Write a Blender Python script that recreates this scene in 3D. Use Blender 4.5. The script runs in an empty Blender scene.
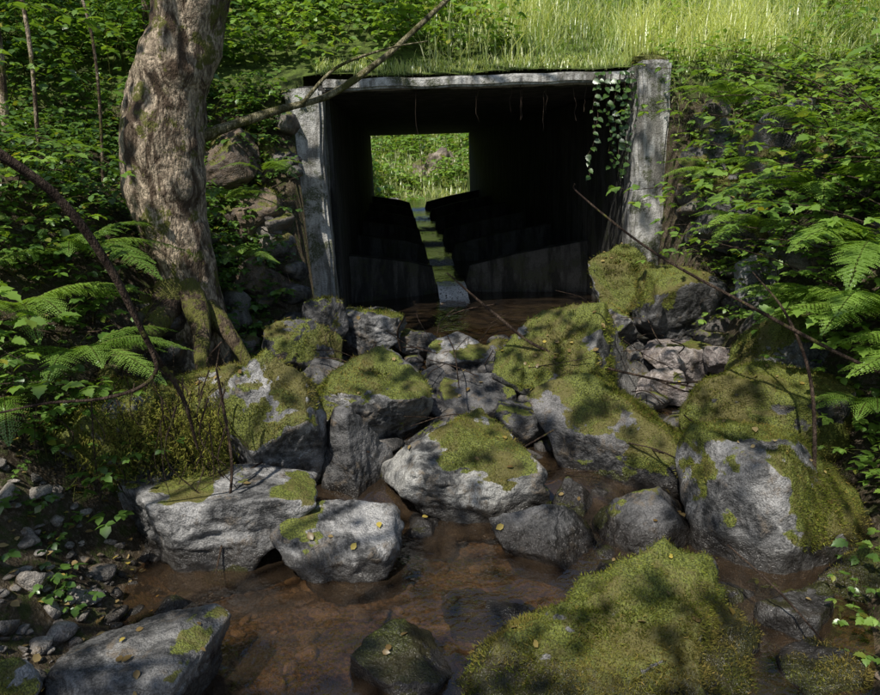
import bpy, bmesh, math, random
import numpy as np
from mathutils import Matrix, Vector
rng=np.random.default_rng(7); random.seed(7)
COL=bpy.context.collection
SUN=np.array([-.34,-.56,1.0])
# ---------------------------------------------------------------- noise
def _h(ix,iy,iz,s):
    n=(ix*374761393+iy*668265263+iz*2147483647%1000003*69069+s*1274126177).astype(np.int64)&0xffffffff
    n=((n^(n>>13))*1274126177)&0xffffffff
    n=((n^(n>>16))*2246822519)&0xffffffff
    return ((n^(n>>15))&0xffffff)/float(0xffffff)
def vn(P,s=0):
    P=np.asarray(P,float); I=np.floor(P).astype(np.int64); f=P-I; f=f*f*(3-2*f)
    r=0
    for dx in (0,1):
        for dy in (0,1):
            for dz in (0,1):
                w=(f[:,0] if dx else 1-f[:,0])*(f[:,1] if dy else 1-f[:,1])*(f[:,2] if dz else 1-f[:,2])
                r=r+w*_h(I[:,0]+dx,I[:,1]+dy,I[:,2]+dz,s)
    return r*2-1
def fbm(P,o=4,s=0):
    P=np.asarray(P,float); a=1;r=0;t=0
    for i in range(o):
        r=r+a*vn(P*(2.03**i)+i*17.3,s+i); t+=a; a*=.5
    return r/t
def sst(a,b,x):
    t=np.clip((x-a)/(b-a),0,1); return t*t*(3-2*t)
# ---------------------------------------------------------------- mesh helpers
def mkmesh(name,V,F,mat=None,smooth=False,tint=None,parent=None):
    me=bpy.data.meshes.new(name)
    V=np.asarray(V,np.float32)
    if not isinstance(F,list): F=[F]
    F=[np.asarray(f,np.int32) for f in F if len(f)]
    nl=sum(f.size for f in F); nf=sum(len(f) for f in F)
    me.vertices.add(len(V)); me.vertices.foreach_set('co',V.ravel())
    me.loops.add(nl); me.loops.foreach_set('vertex_index',np.concatenate([f.ravel() for f in F]))
    st=[];o=0
    for f in F:
        st.append(o+np.arange(len(f))*f.shape[1]); o+=f.size
    me.polygons.add(nf); me.polygons.foreach_set('loop_start',np.concatenate(st).astype(np.int32))
    me.update(calc_edges=True); me.validate()
    if smooth: me.polygons.foreach_set('use_smooth',np.ones(len(me.polygons),bool))
    if tint is not None: settint(me,tint)
    ob=bpy.data.objects.new(name,me); COL.objects.link(ob)
    if mat: me.materials.append(mat)
    if parent: ob.parent=parent
    return ob
def settint(me,tint):
    a=me.color_attributes.new('tint','FLOAT_COLOR','POINT')
    c=np.ones((len(me.vertices),4),np.float32); c[:,:tint.shape[1]]=tint
    a.data.foreach_set('color',c.ravel())
def norm(v): return v/np.maximum(np.linalg.norm(v,axis=-1,keepdims=True),1e-9)
def tubes(paths,rad,sides=5):
    paths=np.asarray(paths,float); N,K,_=paths.shape
    T=norm(np.gradient(paths,axis=1))
    ref=np.where(np.abs(T[...,2:3])>.8,np.array([1.,0,0]),np.array([0,0,1.]))
    A=norm(np.cross(T,ref)); Bv=np.cross(T,A)
    th=np.arange(sides)*2*math.pi/sides
    ring=paths[:,:,None,:]+rad[:,:,None,None]*(A[:,:,None,:]*np.cos(th)[None,None,:,None]+Bv[:,:,None,:]*np.sin(th)[None,None,:,None])
    V=ring.reshape(-1,3)
    idx=np.arange(N*K*sides).reshape(N,K,sides)
    a=idx[:,:-1]; b=idx[:,1:]
    F=np.stack([a,np.roll(a,-1,2),np.roll(b,-1,2),b],-1).reshape(-1,4)
    return V,F
def spline(pts,n):
    pts=np.asarray(pts,float); k=len(pts); t=np.linspace(0,k-1,n); out=[]
    P=np.vstack([2*pts[0]-pts[1],pts,2*pts[-1]-pts[-2]])
    for tt in t:
        i=min(int(tt),k-2); f=tt-i; p0,p1,p2,p3=P[i],P[i+1],P[i+2],P[i+3]
        out.append(.5*((2*p1)+(-p0+p2)*f+(2*p0-5*p1+4*p2-p3)*f*f+(-p0+3*p1-3*p2+p3)*f**3))
    return np.array(out)
FINE_V=np.array([[0,0,0],[-.3,.25,.06],[.3,.25,.06],[0,.28,0],[-.33,.6,.04],[.33,.6,.04],[0,.62,-.02],[0,1,-.1]])
FINE_F=[np.array([[0,3,1],[0,2,3],[4,6,7],[6,5,7]]),np.array([[1,3,6,4],[3,2,5,6]])]
LOB_V=np.array([[0,0,0],[-.22,.1,.03],[-.36,.22,.05],[-.27,.32,.04],[-.38,.45,.05],[-.25,.55,.03],[-.26,.7,.02],[-.12,.8,0],[0,1,-.1],
               [.12,.8,0],[.26,.7,.02],[.25,.55,.03],[.38,.45,.05],[.27,.32,.04],[.36,.22,.05],[.22,.1,.03],[0,.3,0],[0,.6,-.02]])
LOB_F=[np.array([[0,16,1],[1,16,2],[2,16,3],[3,16,4],[4,16,5],[16,17,5],[5,17,6],[6,17,7],[7,17,8],
               [8,17,9],[9,17,10],[10,17,11],[11,17,16],[11,16,12],[12,16,13],[13,16,14],[14,16,15],[15,16,0]])]
SIM_V=np.array([[0,0,0],[-.32,.45,.07],[.32,.45,.07],[0,1,-.05]])
SIM_F=[np.array([[0,2,3],[0,3,1]])]
TUFT_V=np.array([[-.12,0,0],[.12,0,0],[0,1,0]]); TUFT_F=[np.array([[0,1,2]])]
TEMPL={'fine':(FINE_V,FINE_F),'lob':(LOB_V,LOB_F),'sim':(SIM_V,SIM_F),'tuft':(TUFT_V,TUFT_F)}
def leaves(P,D,U,S,tint,kind='sim'):
    tv,tf=TEMPL[kind]; P=np.asarray(P);N=len(P)
    D=norm(D); X=norm(np.cross(D,U)); Z=np.cross(X,D)
    V=P[:,None,:]+S[:,None,None]*(tv[None,:,0,None]*X[:,None,:]+tv[None,:,1,None]*D[:,None,:]+tv[None,:,2,None]*Z[:,None,:])
    m=len(tv); off=(np.arange(N)*m)[:,None,None]
    F=[(f[None]+off).reshape(-1,f.shape[1]) for f in tf]
    return V.reshape(-1,3),F,np.repeat(tint,m,axis=0)
class Batch:
    def __init__(s): s.V=[];s.F=[];s.T=[];s.n=0
    def add(s,V,F,T=None):
        if not isinstance(F,list): F=[F]
        s.V.append(V); s.F+= [f+s.n for f in F]; s.n+=len(V)
        s.T.append(T if T is not None else np.full((len(V),3),.5))
    def make(s,name,mat,smooth=False,parent=None):
        by={}
        for f in s.F: by.setdefault(f.shape[1],[]).append(f)
        return mkmesh(name,np.vstack(s.V),[np.vstack(v) for v in by.values()],mat,smooth,np.vstack(s.T),parent)
# ---------------------------------------------------------------- materials
class NT:
    def __init__(s,name):
        s.m=bpy.data.materials.new(name); s.m.use_nodes=True; s.t=s.m.node_tree; s.t.nodes.clear()
        s.out=s.n('ShaderNodeOutputMaterial')
    def n(s,t,**k):
        x=s.t.nodes.new(t)
        for a,b in k.items(): setattr(x,a,b)
        return x
    def l(s,a,b): s.t.links.new(a,b)
    def val(s,sock,v):
        if hasattr(v,'is_linked'): s.l(v,sock)
        else: sock.default_value=v
    def noise(s,vec,scale,det=3,rough=.55,dist=0):
        x=s.n('ShaderNodeTexNoise'); s.l(vec,x.inputs['Vector']); x.inputs['Scale'].default_value=scale
        x.inputs['Detail'].default_value=det; x.inputs['Roughness'].default_value=rough; x.inputs['Distortion'].default_value=dist
        return x.outputs[0]
    def ramp(s,f,a,b,c0=0,c1=1):
        x=s.n('ShaderNodeMapRange'); x.interpolation_type='SMOOTHSTEP'; s.l(f,x.inputs[0])
        for i,v in zip((1,2,3,4),(a,b,c0,c1)): x.inputs[i].default_value=v
        return x.outputs[0]
    def math(s,op,a,b=0.):
        x=s.n('ShaderNodeMath',operation=op); s.val(x.inputs[0],a); s.val(x.inputs[1],b); return x.outputs[0]
    def mix(s,f,a,b,mode='MIX'):
        x=s.n('ShaderNodeMix',data_type='RGBA',blend_type=mode); s.val(x.inputs[0],f)
        for i,v in ((6,a),(7,b)):
            if isinstance(v,tuple): x.inputs[i].default_value=v+(1,) if len(v)==3 else v
            else: s.l(v,x.inputs[i])
        return x.outputs[2]
    def bsdf(s,col,rough=.8,bump=None,bs=.5,bd=.01,spec=.3):
        b=s.n('ShaderNodeBsdfPrincipled')
        if isinstance(col,tuple): b.inputs['Base Color'].default_value=col+(1,)
        else: s.l(col,b.inputs['Base Color'])
        s.val(b.inputs['Roughness'],rough); b.inputs['Specular IOR Level'].default_value=spec
        if bump is not None:
            x=s.n('ShaderNodeBump'); x.inputs['Strength'].default_value=bs; x.inputs['Distance'].default_value=bd
            s.l(bump,x.inputs['Height']); s.l(x.outputs[0],b.inputs['Normal'])
        return b.outputs[0]
    def fin(s,sh): s.l(sh,s.out.inputs[0]); return s.m
def geo(t):
    g=t.n('ShaderNodeNewGeometry'); sp=t.n('ShaderNodeSeparateXYZ'); t.l(g.outputs['Position'],sp.inputs[0])
    sn=t.n('ShaderNodeSeparateXYZ'); t.l(g.outputs['Normal'],sn.inputs[0])
    return g.outputs['Position'],sp.outputs,sn.outputs
def rock_mat(name,dark=(.05,.05,.052),light=(.4,.4,.4),wetz=.07,brown=.25,attr=True,moss=.5):
    t=NT(name); P,xyz,nn=geo(t)
    n1=t.noise(P,3.2,4,.68,.7); n2=t.noise(P,24,4,.72); n3=t.noise(P,130,2,.6); n4=t.noise(P,6,3,.68,.5)
    c=t.mix(t.ramp(n1,.42,.60),dark,light)
    c=t.mix(t.ramp(n2,.42,.62,0,.7),c,t.mix(.65,light,(.10,.10,.10)))
    c=t.mix(t.ramp(n3,.38,.62,0,.6),c,t.mix(1.,c,(.3,.3,.3),'MULTIPLY'))
    if brown>0: c=t.mix(t.math('MULTIPLY',t.ramp(n4,.52,.64),t.ramp(n2,.4,.6,0,brown*2)),c,(.17,.12,.065))
    if attr:
        at=t.n('ShaderNodeAttribute',attribute_name='tint'); sp=t.n('ShaderNodeSeparateColor'); t.l(at.outputs[0],sp.inputs[0])
        mask=t.ramp(t.math('ADD',sp.outputs[0],t.math('MULTIPLY',t.math('SUBTRACT',n2,.5),1.3)),.38,.62)
    else:
        mm=t.math('ADD',t.math('MULTIPLY',nn[2],.8),t.math('MULTIPLY',n4,1.9)); thr=2.2-moss*1.2
        mask=t.ramp(mm,thr-.1,thr+.1)
    mc=t.mix(t.ramp(n3,.35,.65),(.045,.055,.01),(.18,.205,.035))
    mc=t.mix(t.ramp(n1,.45,.6,0,.8),mc,(.12,.10,.03))
    c=t.mix(mask,c,mc)
    wet=t.ramp(t.math('ADD',xyz[2],t.math('MULTIPLY',n2,-.14)),wetz-.05,wetz+.03,1,0)
    c=t.mix(t.math('MULTIPLY',wet,.8),c,(.016,.013,.01))
    rough=t.math('SUBTRACT',.60,t.math('MULTIPLY',wet,.42))
    h=t.math('ADD',t.math('MULTIPLY',n2,1.1),t.math('MULTIPLY',n3,.35))
    h=t.math('ADD',h,t.math('MULTIPLY',n4,1.3))
    return t.fin(t.bsdf(c,rough,h,.8,.025,.4))
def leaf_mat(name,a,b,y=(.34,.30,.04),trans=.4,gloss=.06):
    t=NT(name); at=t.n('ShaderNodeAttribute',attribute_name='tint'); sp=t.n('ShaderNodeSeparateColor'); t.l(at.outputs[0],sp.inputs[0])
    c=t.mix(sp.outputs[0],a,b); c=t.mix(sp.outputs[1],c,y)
    d=t.n('ShaderNodeBsdfDiffuse'); t.l(c,d.inputs[0]); sh=d.outputs[0]
    if trans>0:
        tr=t.n('ShaderNodeBsdfTranslucent'); t.l(t.mix(1.,c,(1.7,1.6,.6),'MULTIPLY'),tr.inputs[0])
        mx=t.n('ShaderNodeMixShader'); mx.inputs[0].default_value=trans; t.l(sh,mx.inputs[1]); t.l(tr.outputs[0],mx.inputs[2]); sh=mx.outputs[0]
    if gloss>0:
        g=t.n('ShaderNodeBsdfGlossy'); g.inputs['Roughness'].default_value=.36; g.inputs[0].default_value=(.9,.95,.9,1)
        mx=t.n('ShaderNodeMixShader'); mx.inputs[0].default_value=gloss; t.l(sh,mx.inputs[1]); t.l(g.outputs[0],mx.inputs[2]); sh=mx.outputs[0]
    return t.fin(sh)
def bark_mat(name,dark,light,moss=.3,sc=1.):
    t=NT(name); P,xyz,nn=geo(t)
    mp=t.n('ShaderNodeMapping'); mp.inputs['Scale'].default_value=(1,1,.4); t.l(P,mp.inputs[0])
    n1=t.noise(mp.outputs[0],8*sc,4,.65,.8); n2=t.noise(mp.outputs[0],60*sc,3,.65)
    c=t.mix(t.ramp(n1,.42,.56),dark,light); c=t.mix(t.ramp(n2,.35,.6,0,.7),c,dark)
    n4=t.noise(P,6,4,.7)
    m=t.math('MULTIPLY',t.ramp(n4,.62-moss*.3,.68-moss*.3),t.ramp(n2,.3,.5,.3,1))
    c=t.mix(m,c,(.12,.12,.03))
    h=t.math('ADD',n2,t.math('MULTIPLY',n1,1.2))
    return t.fin(t.bsdf(c,.85,h,1,.03,.2))
def soil_mat():
    t=NT('soil'); P,xyz,nn=geo(t)
    n1=t.noise(P,2.5,4,.6); n2=t.noise(P,45,4,.7); n3=t.noise(P,12,4,.65)
    c=t.mix(t.ramp(n1,.35,.65),(.03,.022,.013),(.09,.07,.042)); c=t.mix(t.ramp(n2,.48,.66,0,.8),c,(.18,.15,.11))
    c=t.mix(t.ramp(n3,.5,.6,0,.8),c,(.05,.065,.016))
    gr=t.math('MAXIMUM',t.ramp(xyz[2],2.3,2.8),t.ramp(xyz[1],21.5,22.5))
    c=t.mix(gr,c,t.mix(t.ramp(n3,.35,.65),(.035,.05,.012),(.12,.17,.035)))
    wet=t.ramp(xyz[2],-.02,.06,1,0)
    c=t.mix(t.math('MULTIPLY',wet,.75),c,t.mix(t.ramp(n2,.35,.65),(.045,.031,.018),(.20,.135,.08)))
    return t.fin(t.bsdf(c,.9,t.math('ADD',n2,n3),.9,.03,.2))
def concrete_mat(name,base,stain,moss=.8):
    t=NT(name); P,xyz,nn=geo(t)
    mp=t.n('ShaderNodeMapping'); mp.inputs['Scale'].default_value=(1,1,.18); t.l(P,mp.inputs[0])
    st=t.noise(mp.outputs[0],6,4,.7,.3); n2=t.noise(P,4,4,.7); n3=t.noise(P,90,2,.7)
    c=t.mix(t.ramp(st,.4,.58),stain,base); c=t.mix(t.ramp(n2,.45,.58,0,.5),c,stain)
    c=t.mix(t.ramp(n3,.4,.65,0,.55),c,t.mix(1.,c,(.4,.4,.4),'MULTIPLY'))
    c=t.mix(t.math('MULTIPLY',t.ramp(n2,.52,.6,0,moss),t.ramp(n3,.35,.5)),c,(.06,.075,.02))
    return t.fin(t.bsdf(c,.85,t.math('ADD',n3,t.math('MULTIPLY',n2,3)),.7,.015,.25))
def water_mat():
    t=NT('water'); P,xyz,nn=geo(t)
    h=t.math('ADD',t.noise(P,5,2,.5,.6),t.math('MULTIPLY',t.noise(P,26,2,.5,.5),.35))
    bp=t.n('ShaderNodeBump'); bp.inputs['Strength'].default_value=.4; bp.inputs['Distance'].default_value=.03; t.l(h,bp.inputs['Height'])
    gl=t.n('ShaderNodeBsdfGlossy'); gl.inputs['Roughness'].default_value=.06; t.l(bp.outputs[0],gl.inputs['Normal'])
    tr=t.n('ShaderNodeBsdfTransparent'); tr.inputs[0].default_value=(.80,.66,.50,1)
    df=t.n('ShaderNodeBsdfDiffuse'); df.inputs[0].default_value=(.10,.07,.045,1)
    m1=t.n('ShaderNodeMixShader'); m1.inputs[0].default_value=.2; t.l(tr.outputs[0],m1.inputs[1]); t.l(df.outputs[0],m1.inputs[2])
    fr=t.n('ShaderNodeFresnel'); fr.inputs[0].default_value=1.33; t.l(bp.outputs[0],fr.inputs['Normal'])
    m2=t.n('ShaderNodeMixShader'); t.l(t.math('ADD',t.math('MULTIPLY',fr.outputs[0],1.8),.05),m2.inputs[0]); t.l(m1.outputs[0],m2.inputs[1]); t.l(gl.outputs[0],m2.inputs[2])
    at=t.n('ShaderNodeAttribute',attribute_name='tint')
    foam_glint=t.math('MULTIPLY',at.outputs['Fac'],t.ramp(t.noise(P,40,2,.7),.30,.50))
    fd=t.bsdf((.85,.88,.9),.25,spec=1.0)  # white colour: creek foam, and painted sky glints on the weir falls
    m3=t.n('ShaderNodeMixShader'); t.l(foam_glint,m3.inputs[0]); t.l(m2.outputs[0],m3.inputs[1]); t.l(fd,m3.inputs[2])
    return t.fin(m3.outputs[0])
M_soil=soil_mat(); M_water=water_mat()
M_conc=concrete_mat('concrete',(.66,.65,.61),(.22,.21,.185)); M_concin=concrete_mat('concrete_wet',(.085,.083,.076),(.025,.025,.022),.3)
M_bark=bark_mat('bark',(.075,.052,.034),(.58,.47,.34),.22); M_twig=bark_mat('twig',(.04,.025,.018),(.14,.10,.07),.05,2)
M_root=bark_mat('root_bark',(.05,.035,.025),(.17,.13,.08),.55)
M_mossbr=bark_mat('mossy_branch',(.10,.09,.04),(.48,.43,.26),.35,2); M_stem=leaf_mat('stem',(.06,.05,.02),(.10,.13,.03),trans=0,gloss=0)
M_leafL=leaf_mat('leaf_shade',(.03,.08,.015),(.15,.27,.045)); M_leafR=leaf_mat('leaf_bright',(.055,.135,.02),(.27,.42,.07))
M_fern=leaf_mat('fern',(.07,.15,.02),(.25,.39,.065),(.16,.15,.03)); M_grass=leaf_mat('grass',(.14,.24,.03),(.58,.66,.26),(.75,.74,.52),trans=.4)
M_dead=leaf_mat('dead_leaf',(.12,.075,.025),(.34,.26,.12),(.50,.40,.08),trans=.15,gloss=.02)
M_moss=leaf_mat('moss',(.045,.055,.01),(.26,.30,.045),(.22,.165,.05),trans=0,gloss=0)
M_shadecanopy=leaf_mat('shade_canopy_leaf',(.03,.08,.015),(.08,.16,.03),trans=.25,gloss=0)  # for the out-of-view leaves added to cast dapples
# ---------------------------------------------------------------- terrain
def xl(y): return np.interp(y,[-5,1.5,2.3,3,4,5,6.9],[-1.2,-1.0,-.95,-1.25,-1.25,-1.1,-.9])
def xr(y): return np.interp(y,[-5,2,2.8,3.5,5,6.9],[1.35,1.4,2.0,2.45,2.45,2.68])
def bed(y): return -.16+.38*sst(3.2,5.2,y)
def ground(x,y,noise=True):
    x=np.asarray(x,float); y=np.asarray(y,float)
    dl=np.maximum(xl(y)-x,0); dr=np.maximum(x-xr(y),0)
    sl=np.interp(y,[-5,2.5,3.2,4.2,5],[.45,.45,.9,2.0,2.8]); sr=np.interp(y,[-5,2.2,3,4.2,6],[.6,.6,.9,1.8,2.4])
    H=1.45
    z=bed(y)+H*(1-np.exp(-dl*sl/H))+.3*dl*sst(0,1,dl)+H*(1-np.exp(-dr*sr/H))+.3*dr*sst(0,1,dr)
    z=np.minimum(z,6+.02*np.abs(x))
    E=np.where(y<6.95,2.70-1.5*(6.95-y),2.70+.56*(y-6.95)); E=np.minimum(E,5.6); E=np.where(y>16,np.minimum(E,5.6-.52*(y-16)),E)
    inside=(x>-.84)&(x<2.64)
    E=np.where(inside&(y<7.02),-9,E); E=np.where(inside&(y>21.38),-9,E)
    z=np.maximum(z,E)
    hill=.3+.42*np.maximum(y-24.5+.5*np.abs(x-1),0); hill=np.minimum(hill,12+3*np.sin(x*.05))
    z=np.where(y>21.4,np.maximum(np.where(inside,.3,np.minimum(z,3.0)),hill),z)
    if noise:
        P=np.stack([x.ravel(),y.ravel(),np.zeros(x.size)],1)
        n=(fbm(P*1.7,4,3)*.16+fbm(P*7,3,9)*.035).reshape(x.shape)
        amp=np.clip(.25+dl*1.2+dr*1.2,0,1); amp=np.where((y>6.5)&(y<7.3),.25,amp)
        z=z+n*amp
    return z
xs=np.concatenate([-6-np.geomspace(.2,200,34)[::-1],np.arange(-6,7.01,.065),7+np.geomspace(.2,200,34)])
ys=np.concatenate([-4-np.geomspace(.3,120,24)[::-1],np.arange(-4,10.01,.065),np.arange(10.3,36,.35),36+np.geomspace(.5,260,30)])
X,Y=np.meshgrid(xs,ys); Z=ground(X,Y)
nx,ny=len(xs),len(ys); I=np.arange(nx*ny).reshape(ny,nx)
Fq=np.stack([I[:-1,:-1],I[:-1,1:],I[1:,1:],I[1:,:-1]],-1)
jump=np.maximum.reduce([Z[:-1,:-1],Z[:-1,1:],Z[1:,1:],Z[1:,:-1]])-np.minimum.reduce([Z[:-1,:-1],Z[:-1,1:],Z[1:,1:],Z[1:,:-1]])
xc=(X[:-1,:-1]+X[1:,1:])/2; yc=(Y[:-1,:-1]+Y[1:,1:])/2
kill=(xc>-.8)&(xc<2.6)&(jump>1.0)&(yc>6.8)&(yc<22)
mkmesh('ground',np.stack([X.ravel(),Y.ravel(),Z.ravel()],1),Fq[~kill].reshape(-1,4),M_soil,True)
# ---------------------------------------------------------------- water
WEIRS=[8.6,10.6,12.6,14.8,17.0,19.4]
def wz(y):
    z=.0+.09*sst(3.5,3.75,y)+.08*sst(4.25,4.5,y)+.06*sst(5.0,5.2,y)+.05*sst(5.7,5.9,y)
    for i,q in enumerate(WEIRS): z=z+(.10 if i==0 else .035)*sst(q-.02,q+.1,y)
    return z
wy=np.arange(-3,30,.05); wx=np.arange(-1.6,2.8,.1); WX,WY=np.meshgrid(wx,wy)
WZ=wz(WY); WZ=WZ+fbm(np.stack([WX.ravel()*3,WY.ravel()*3,WX.ravel()*0],1),2,5).reshape(WX.shape)*.008*sst(3.3,3.6,WY)
nz=fbm(np.stack([WX.ravel()*2.5,WY.ravel()*1.5,WX.ravel()*0],1),3,8).reshape(WX.shape)
foam_glint=np.clip(np.gradient(WZ,axis=0)/.05*1.2,0,1)*sst(.0,.25,nz); foam_glint*=(WY<6.2)&(WY>4.0)
I=np.arange(WX.size).reshape(WX.shape)
tint=np.repeat(foam_glint.ravel()[:,None],3,1)
mkmesh('creek_water',np.stack([WX.ravel(),WY.ravel(),WZ.ravel()],1),np.stack([I[:-1,:-1],I[:-1,1:],I[1:,1:],I[1:,:-1]],-1).reshape(-1,4),M_water,True,tint)
# ---------------------------------------------------------------- culvert
culv=bpy.data.objects.new('box_culvert',None); COL.objects.link(culv)
def box(name,x0,x1,y0,y1,z0,z1,mat,parent,rough=.012,cut=.12,bev=.02):
    bm=bmesh.new(); bmesh.ops.create_cube(bm,size=1)
    for v in bm.verts:
        v.co=Vector((x0+(v.co.x+.5)*(x1-x0),y0+(v.co.y+.5)*(y1-y0),z0+(v.co.z+.5)*(z1-z0)))
    bmesh.ops.bevel(bm,geom=bm.edges[:],offset=bev,segments=2,affect='EDGES')
    for ax in range(3):
        L=(x1-x0,y1-y0,z1-z0)[ax]; n=min(int(L/cut),60); o=(x0,y0,z0)[ax]
        for i in range(1,n):
            co=[0,0,0]; co[ax]=o+L*i/n; no=[0,0,0]; no[ax]=1
            bmesh.ops.bisect_plane(bm,geom=bm.verts[:]+bm.edges[:]+bm.faces[:],plane_co=co,plane_no=no)
    me=bpy.data.meshes.new(name); bm.to_mesh(me); bm.free()
    V=np.zeros(len(me.vertices)*3); me.vertices.foreach_get('co',V); V=V.reshape(-1,3)
    V+=np.stack([fbm(V*3+5,4,1),fbm(V*3+25,4,2),fbm(V*3+55,4,3)],1)*rough
    me.vertices.foreach_set('co',V.ravel()); me.materials.append(mat)
    ob=bpy.data.objects.new(name,me); COL.objects.link(ob); ob.parent=parent; return ob
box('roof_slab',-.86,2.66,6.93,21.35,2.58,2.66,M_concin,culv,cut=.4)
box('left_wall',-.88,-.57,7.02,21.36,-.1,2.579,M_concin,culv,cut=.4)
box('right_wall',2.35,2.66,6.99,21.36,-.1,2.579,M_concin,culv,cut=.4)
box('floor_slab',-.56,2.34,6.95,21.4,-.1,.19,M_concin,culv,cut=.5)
box('lintel',-.60,2.30,6.74,7.05,2.595,2.69,M_conc,culv,.02,.08)
box('left_headwall',-.93,-.61,6.62,7.01,-.1,2.60,M_conc,culv,.03,.06,.03)
box('right_headwall',2.33,2.64,6.62,6.98,-.1,2.76,M_conc,culv,.03,.06,.03)
for i,yy in enumerate(WEIRS):
    bm=bmesh.new(); nb=.345+.035*i; s=.02*i
    pr=[(-.565,.1),(-.565,.86+s),(.15,.72+s),(.45,.62+s),(.5,nb),(.86,nb),(.92,.62+s),(1.5,.76+s),(2.345,.92+s),(2.345,.1)]
    dy=[-.35,-.35,-.12,0,0,0,0,-.12,-.35,-.35]
    a=[bm.verts.new((x,yy+d,z)) for (x,z),d in zip(pr,dy)]; b=[bm.verts.new((x,yy+d+.18,z)) for (x,z),d in zip(pr,dy)]
    k=len(pr)
    for q in range(k-1): bm.faces.new((a[q],a[q+1],b[q+1],b[q]))
    ba=[bm.verts.new((v.co.x,v.co.y,.1)) for v in a]; bb=[bm.verts.new((v.co.x,v.co.y,.1)) for v in b]
    for q in range(1,k-2):
        bm.faces.new((a[q],a[q+1],ba[q+1],ba[q])); bm.faces.new((b[q],bb[q],bb[q+1],b[q+1]))
    me=bpy.data.meshes.new('weir'); bm.to_mesh(me); bm.free(); me.materials.append(M_concin)
    ob=bpy.data.objects.new('weir_%d'%(i+1),me); COL.objects.link(ob); ob.parent=culv
bt=Batch()
for i,yy in enumerate(WEIRS):
    u=np.linspace(.50,.86,24); v=np.linspace(0,1,16); U,Vv=np.meshgrid(u,v)
    top=.392+.035*i; low=top-(.125 if i==0 else .06)
    zz=np.where(Vv<.3,top,top-(top-low)*np.clip((Vv-.3)/.4,0,1)**1.4); yv=yy+.16-.85*Vv
    zz=zz+.02*fbm(np.stack([U.ravel()*18,yv.ravel()*9,zz.ravel()*0],1),3,4).reshape(U.shape)+.008
    I=np.arange(U.size).reshape(U.shape)
    bt.add(np.stack([U.ravel(),yv.ravel(),zz.ravel()],1),np.stack([I[:-1,:-1],I[:-1,1:],I[1:,1:],I[1:,:-1]],-1).reshape(-1,4),np.repeat((1-.3*np.abs(Vv-.5)).ravel()[:,None],3,1))  # tint whitens the falls, part foam, part painted sky reflection
bt.make('cascade_water',M_water,True)
# ---------------------------------------------------------------- boulders
def ico(n):
    bm=bmesh.new(); bmesh.ops.create_icosphere(bm,subdivisions=n,radius=1)
    V=np.array([v.co[:] for v in bm.verts]); F=np.array([[v.index for v in f.verts] for f in bm.faces]); bm.free(); return norm(V),F
BV,BF=ico(6); SV,SF=ico(3)
def rockshape(D,seed,cuts=(),n=10,k=34,amp=.05):
    r=np.random.default_rng(seed); Nn=norm(r.normal(size=(n,3))); h=r.uniform(.56,1,n)
    if len(cuts):
        cn=norm(np.array([c[:3] for c in cuts],float)); Nn=np.vstack([Nn,cn]); h=np.concatenate([h,[c[3] for c in cuts]])
    Dw=norm(D+.06*np.stack([fbm(D*2.5+seed,3,seed+21),fbm(D*2.5+seed,3,seed+22),fbm(D*2.5+seed,3,seed+23)],1))
    q=np.maximum(Dw@Nn.T,0)/h
    rr=(np.sum(q**k,1)+1e-9)**(-1/k); rr=np.minimum(rr,1.25)
    rr=rr*(1+amp*2.2*fbm(D*1.8+seed*3.1,4,seed)+amp*1.1*fbm(D*6+seed*1.7,4,seed+5)-amp*1.4*np.abs(fbm(D*3.3+seed,3,seed+9)))
    return D*rr[:,None]
rock_cache={}
ROCKS=[]
STD=((.045,.045,.044),(.46,.45,.43))
DK=(.02,.02,.02); DL=(.18,.175,.17)
def boulder(c,hw,hd,hz,seed,moss=.5,cuts=(),rz=0,ry=0,name=None,dark=STD[0],light=STD[1],amp=.05,fuzz=True):
    V=rockshape(BV,seed,cuts,amp=amp)
    V=V/((V.max(0)-V.min(0))/2); V-= (V.max(0)+V.min(0))/2
    R=np.array(Matrix.Rotation(rz,3,'Z')@Matrix.Rotation(ry,3,'Y'))
    V=(V*np.array([hw,hd,hz]))@R.T+np.array(c)
    key=(dark,light)
    if key not in rock_cache: rock_cache[key]=rock_mat('rock_%d'%len(rock_cache),dark,light)
    nm=name or ('mossy_boulder' if moss>=.6 else 'boulder')
    o=mkmesh(nm,V,BF,rock_cache[key],True)
    me=o.data; no=np.zeros(len(V)*3); me.vertices.foreach_get('normal',no); no=no.reshape(-1,3)
    m=no[:,2]*.8+fbm(V*3.6,5,70)*1.5; thr=1.0-moss*1.25
    mask=sst(thr-.2,thr+.2,m); settint(me,np.repeat(mask[:,None],3,1))
    ROCKS.append((o,moss if fuzz else 0,V,no,mask))
    return o
boulder((-1.07,3.5,.08),.60,.42,.29,1,.1,[(0,0,1,.6),(0,-1,.1,.7)])
boulder((-.78,3.85,.48),.32,.30,.48,2,.8,[(0,-.8,.5,.75)])
boulder((-1.22,3.95,.47),.29,.3,.38,3,.95)
boulder((-1.62,3.8,.42),.38,.35,.42,4,.9,amp=.09)
boulder((-.36,3.1,.05),.34,.25,.22,5,.0,[(0,-.2,1,.65)],rz=.2)
boulder((-.31,3.9,.24),.24,.24,.35,6,.2,[(.5,-.8,.2,.6)],rz=.3,dark=DK,light=DL)
boulder((-.21,4.5,.40),.42,.36,.30,7,.42,[(0,-.5,.8,.6)],ry=.15)
boulder((.32,3.8,.13),.52,.42,.31,8,.33,[(-.15,-.45,.85,.62),(.3,-1,.1,.75)],rz=-.1,light=(.5,.49,.45))
boulder((.54,4.7,.24),.30,.24,.18,9,.1,dark=DK,light=DL)
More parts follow.
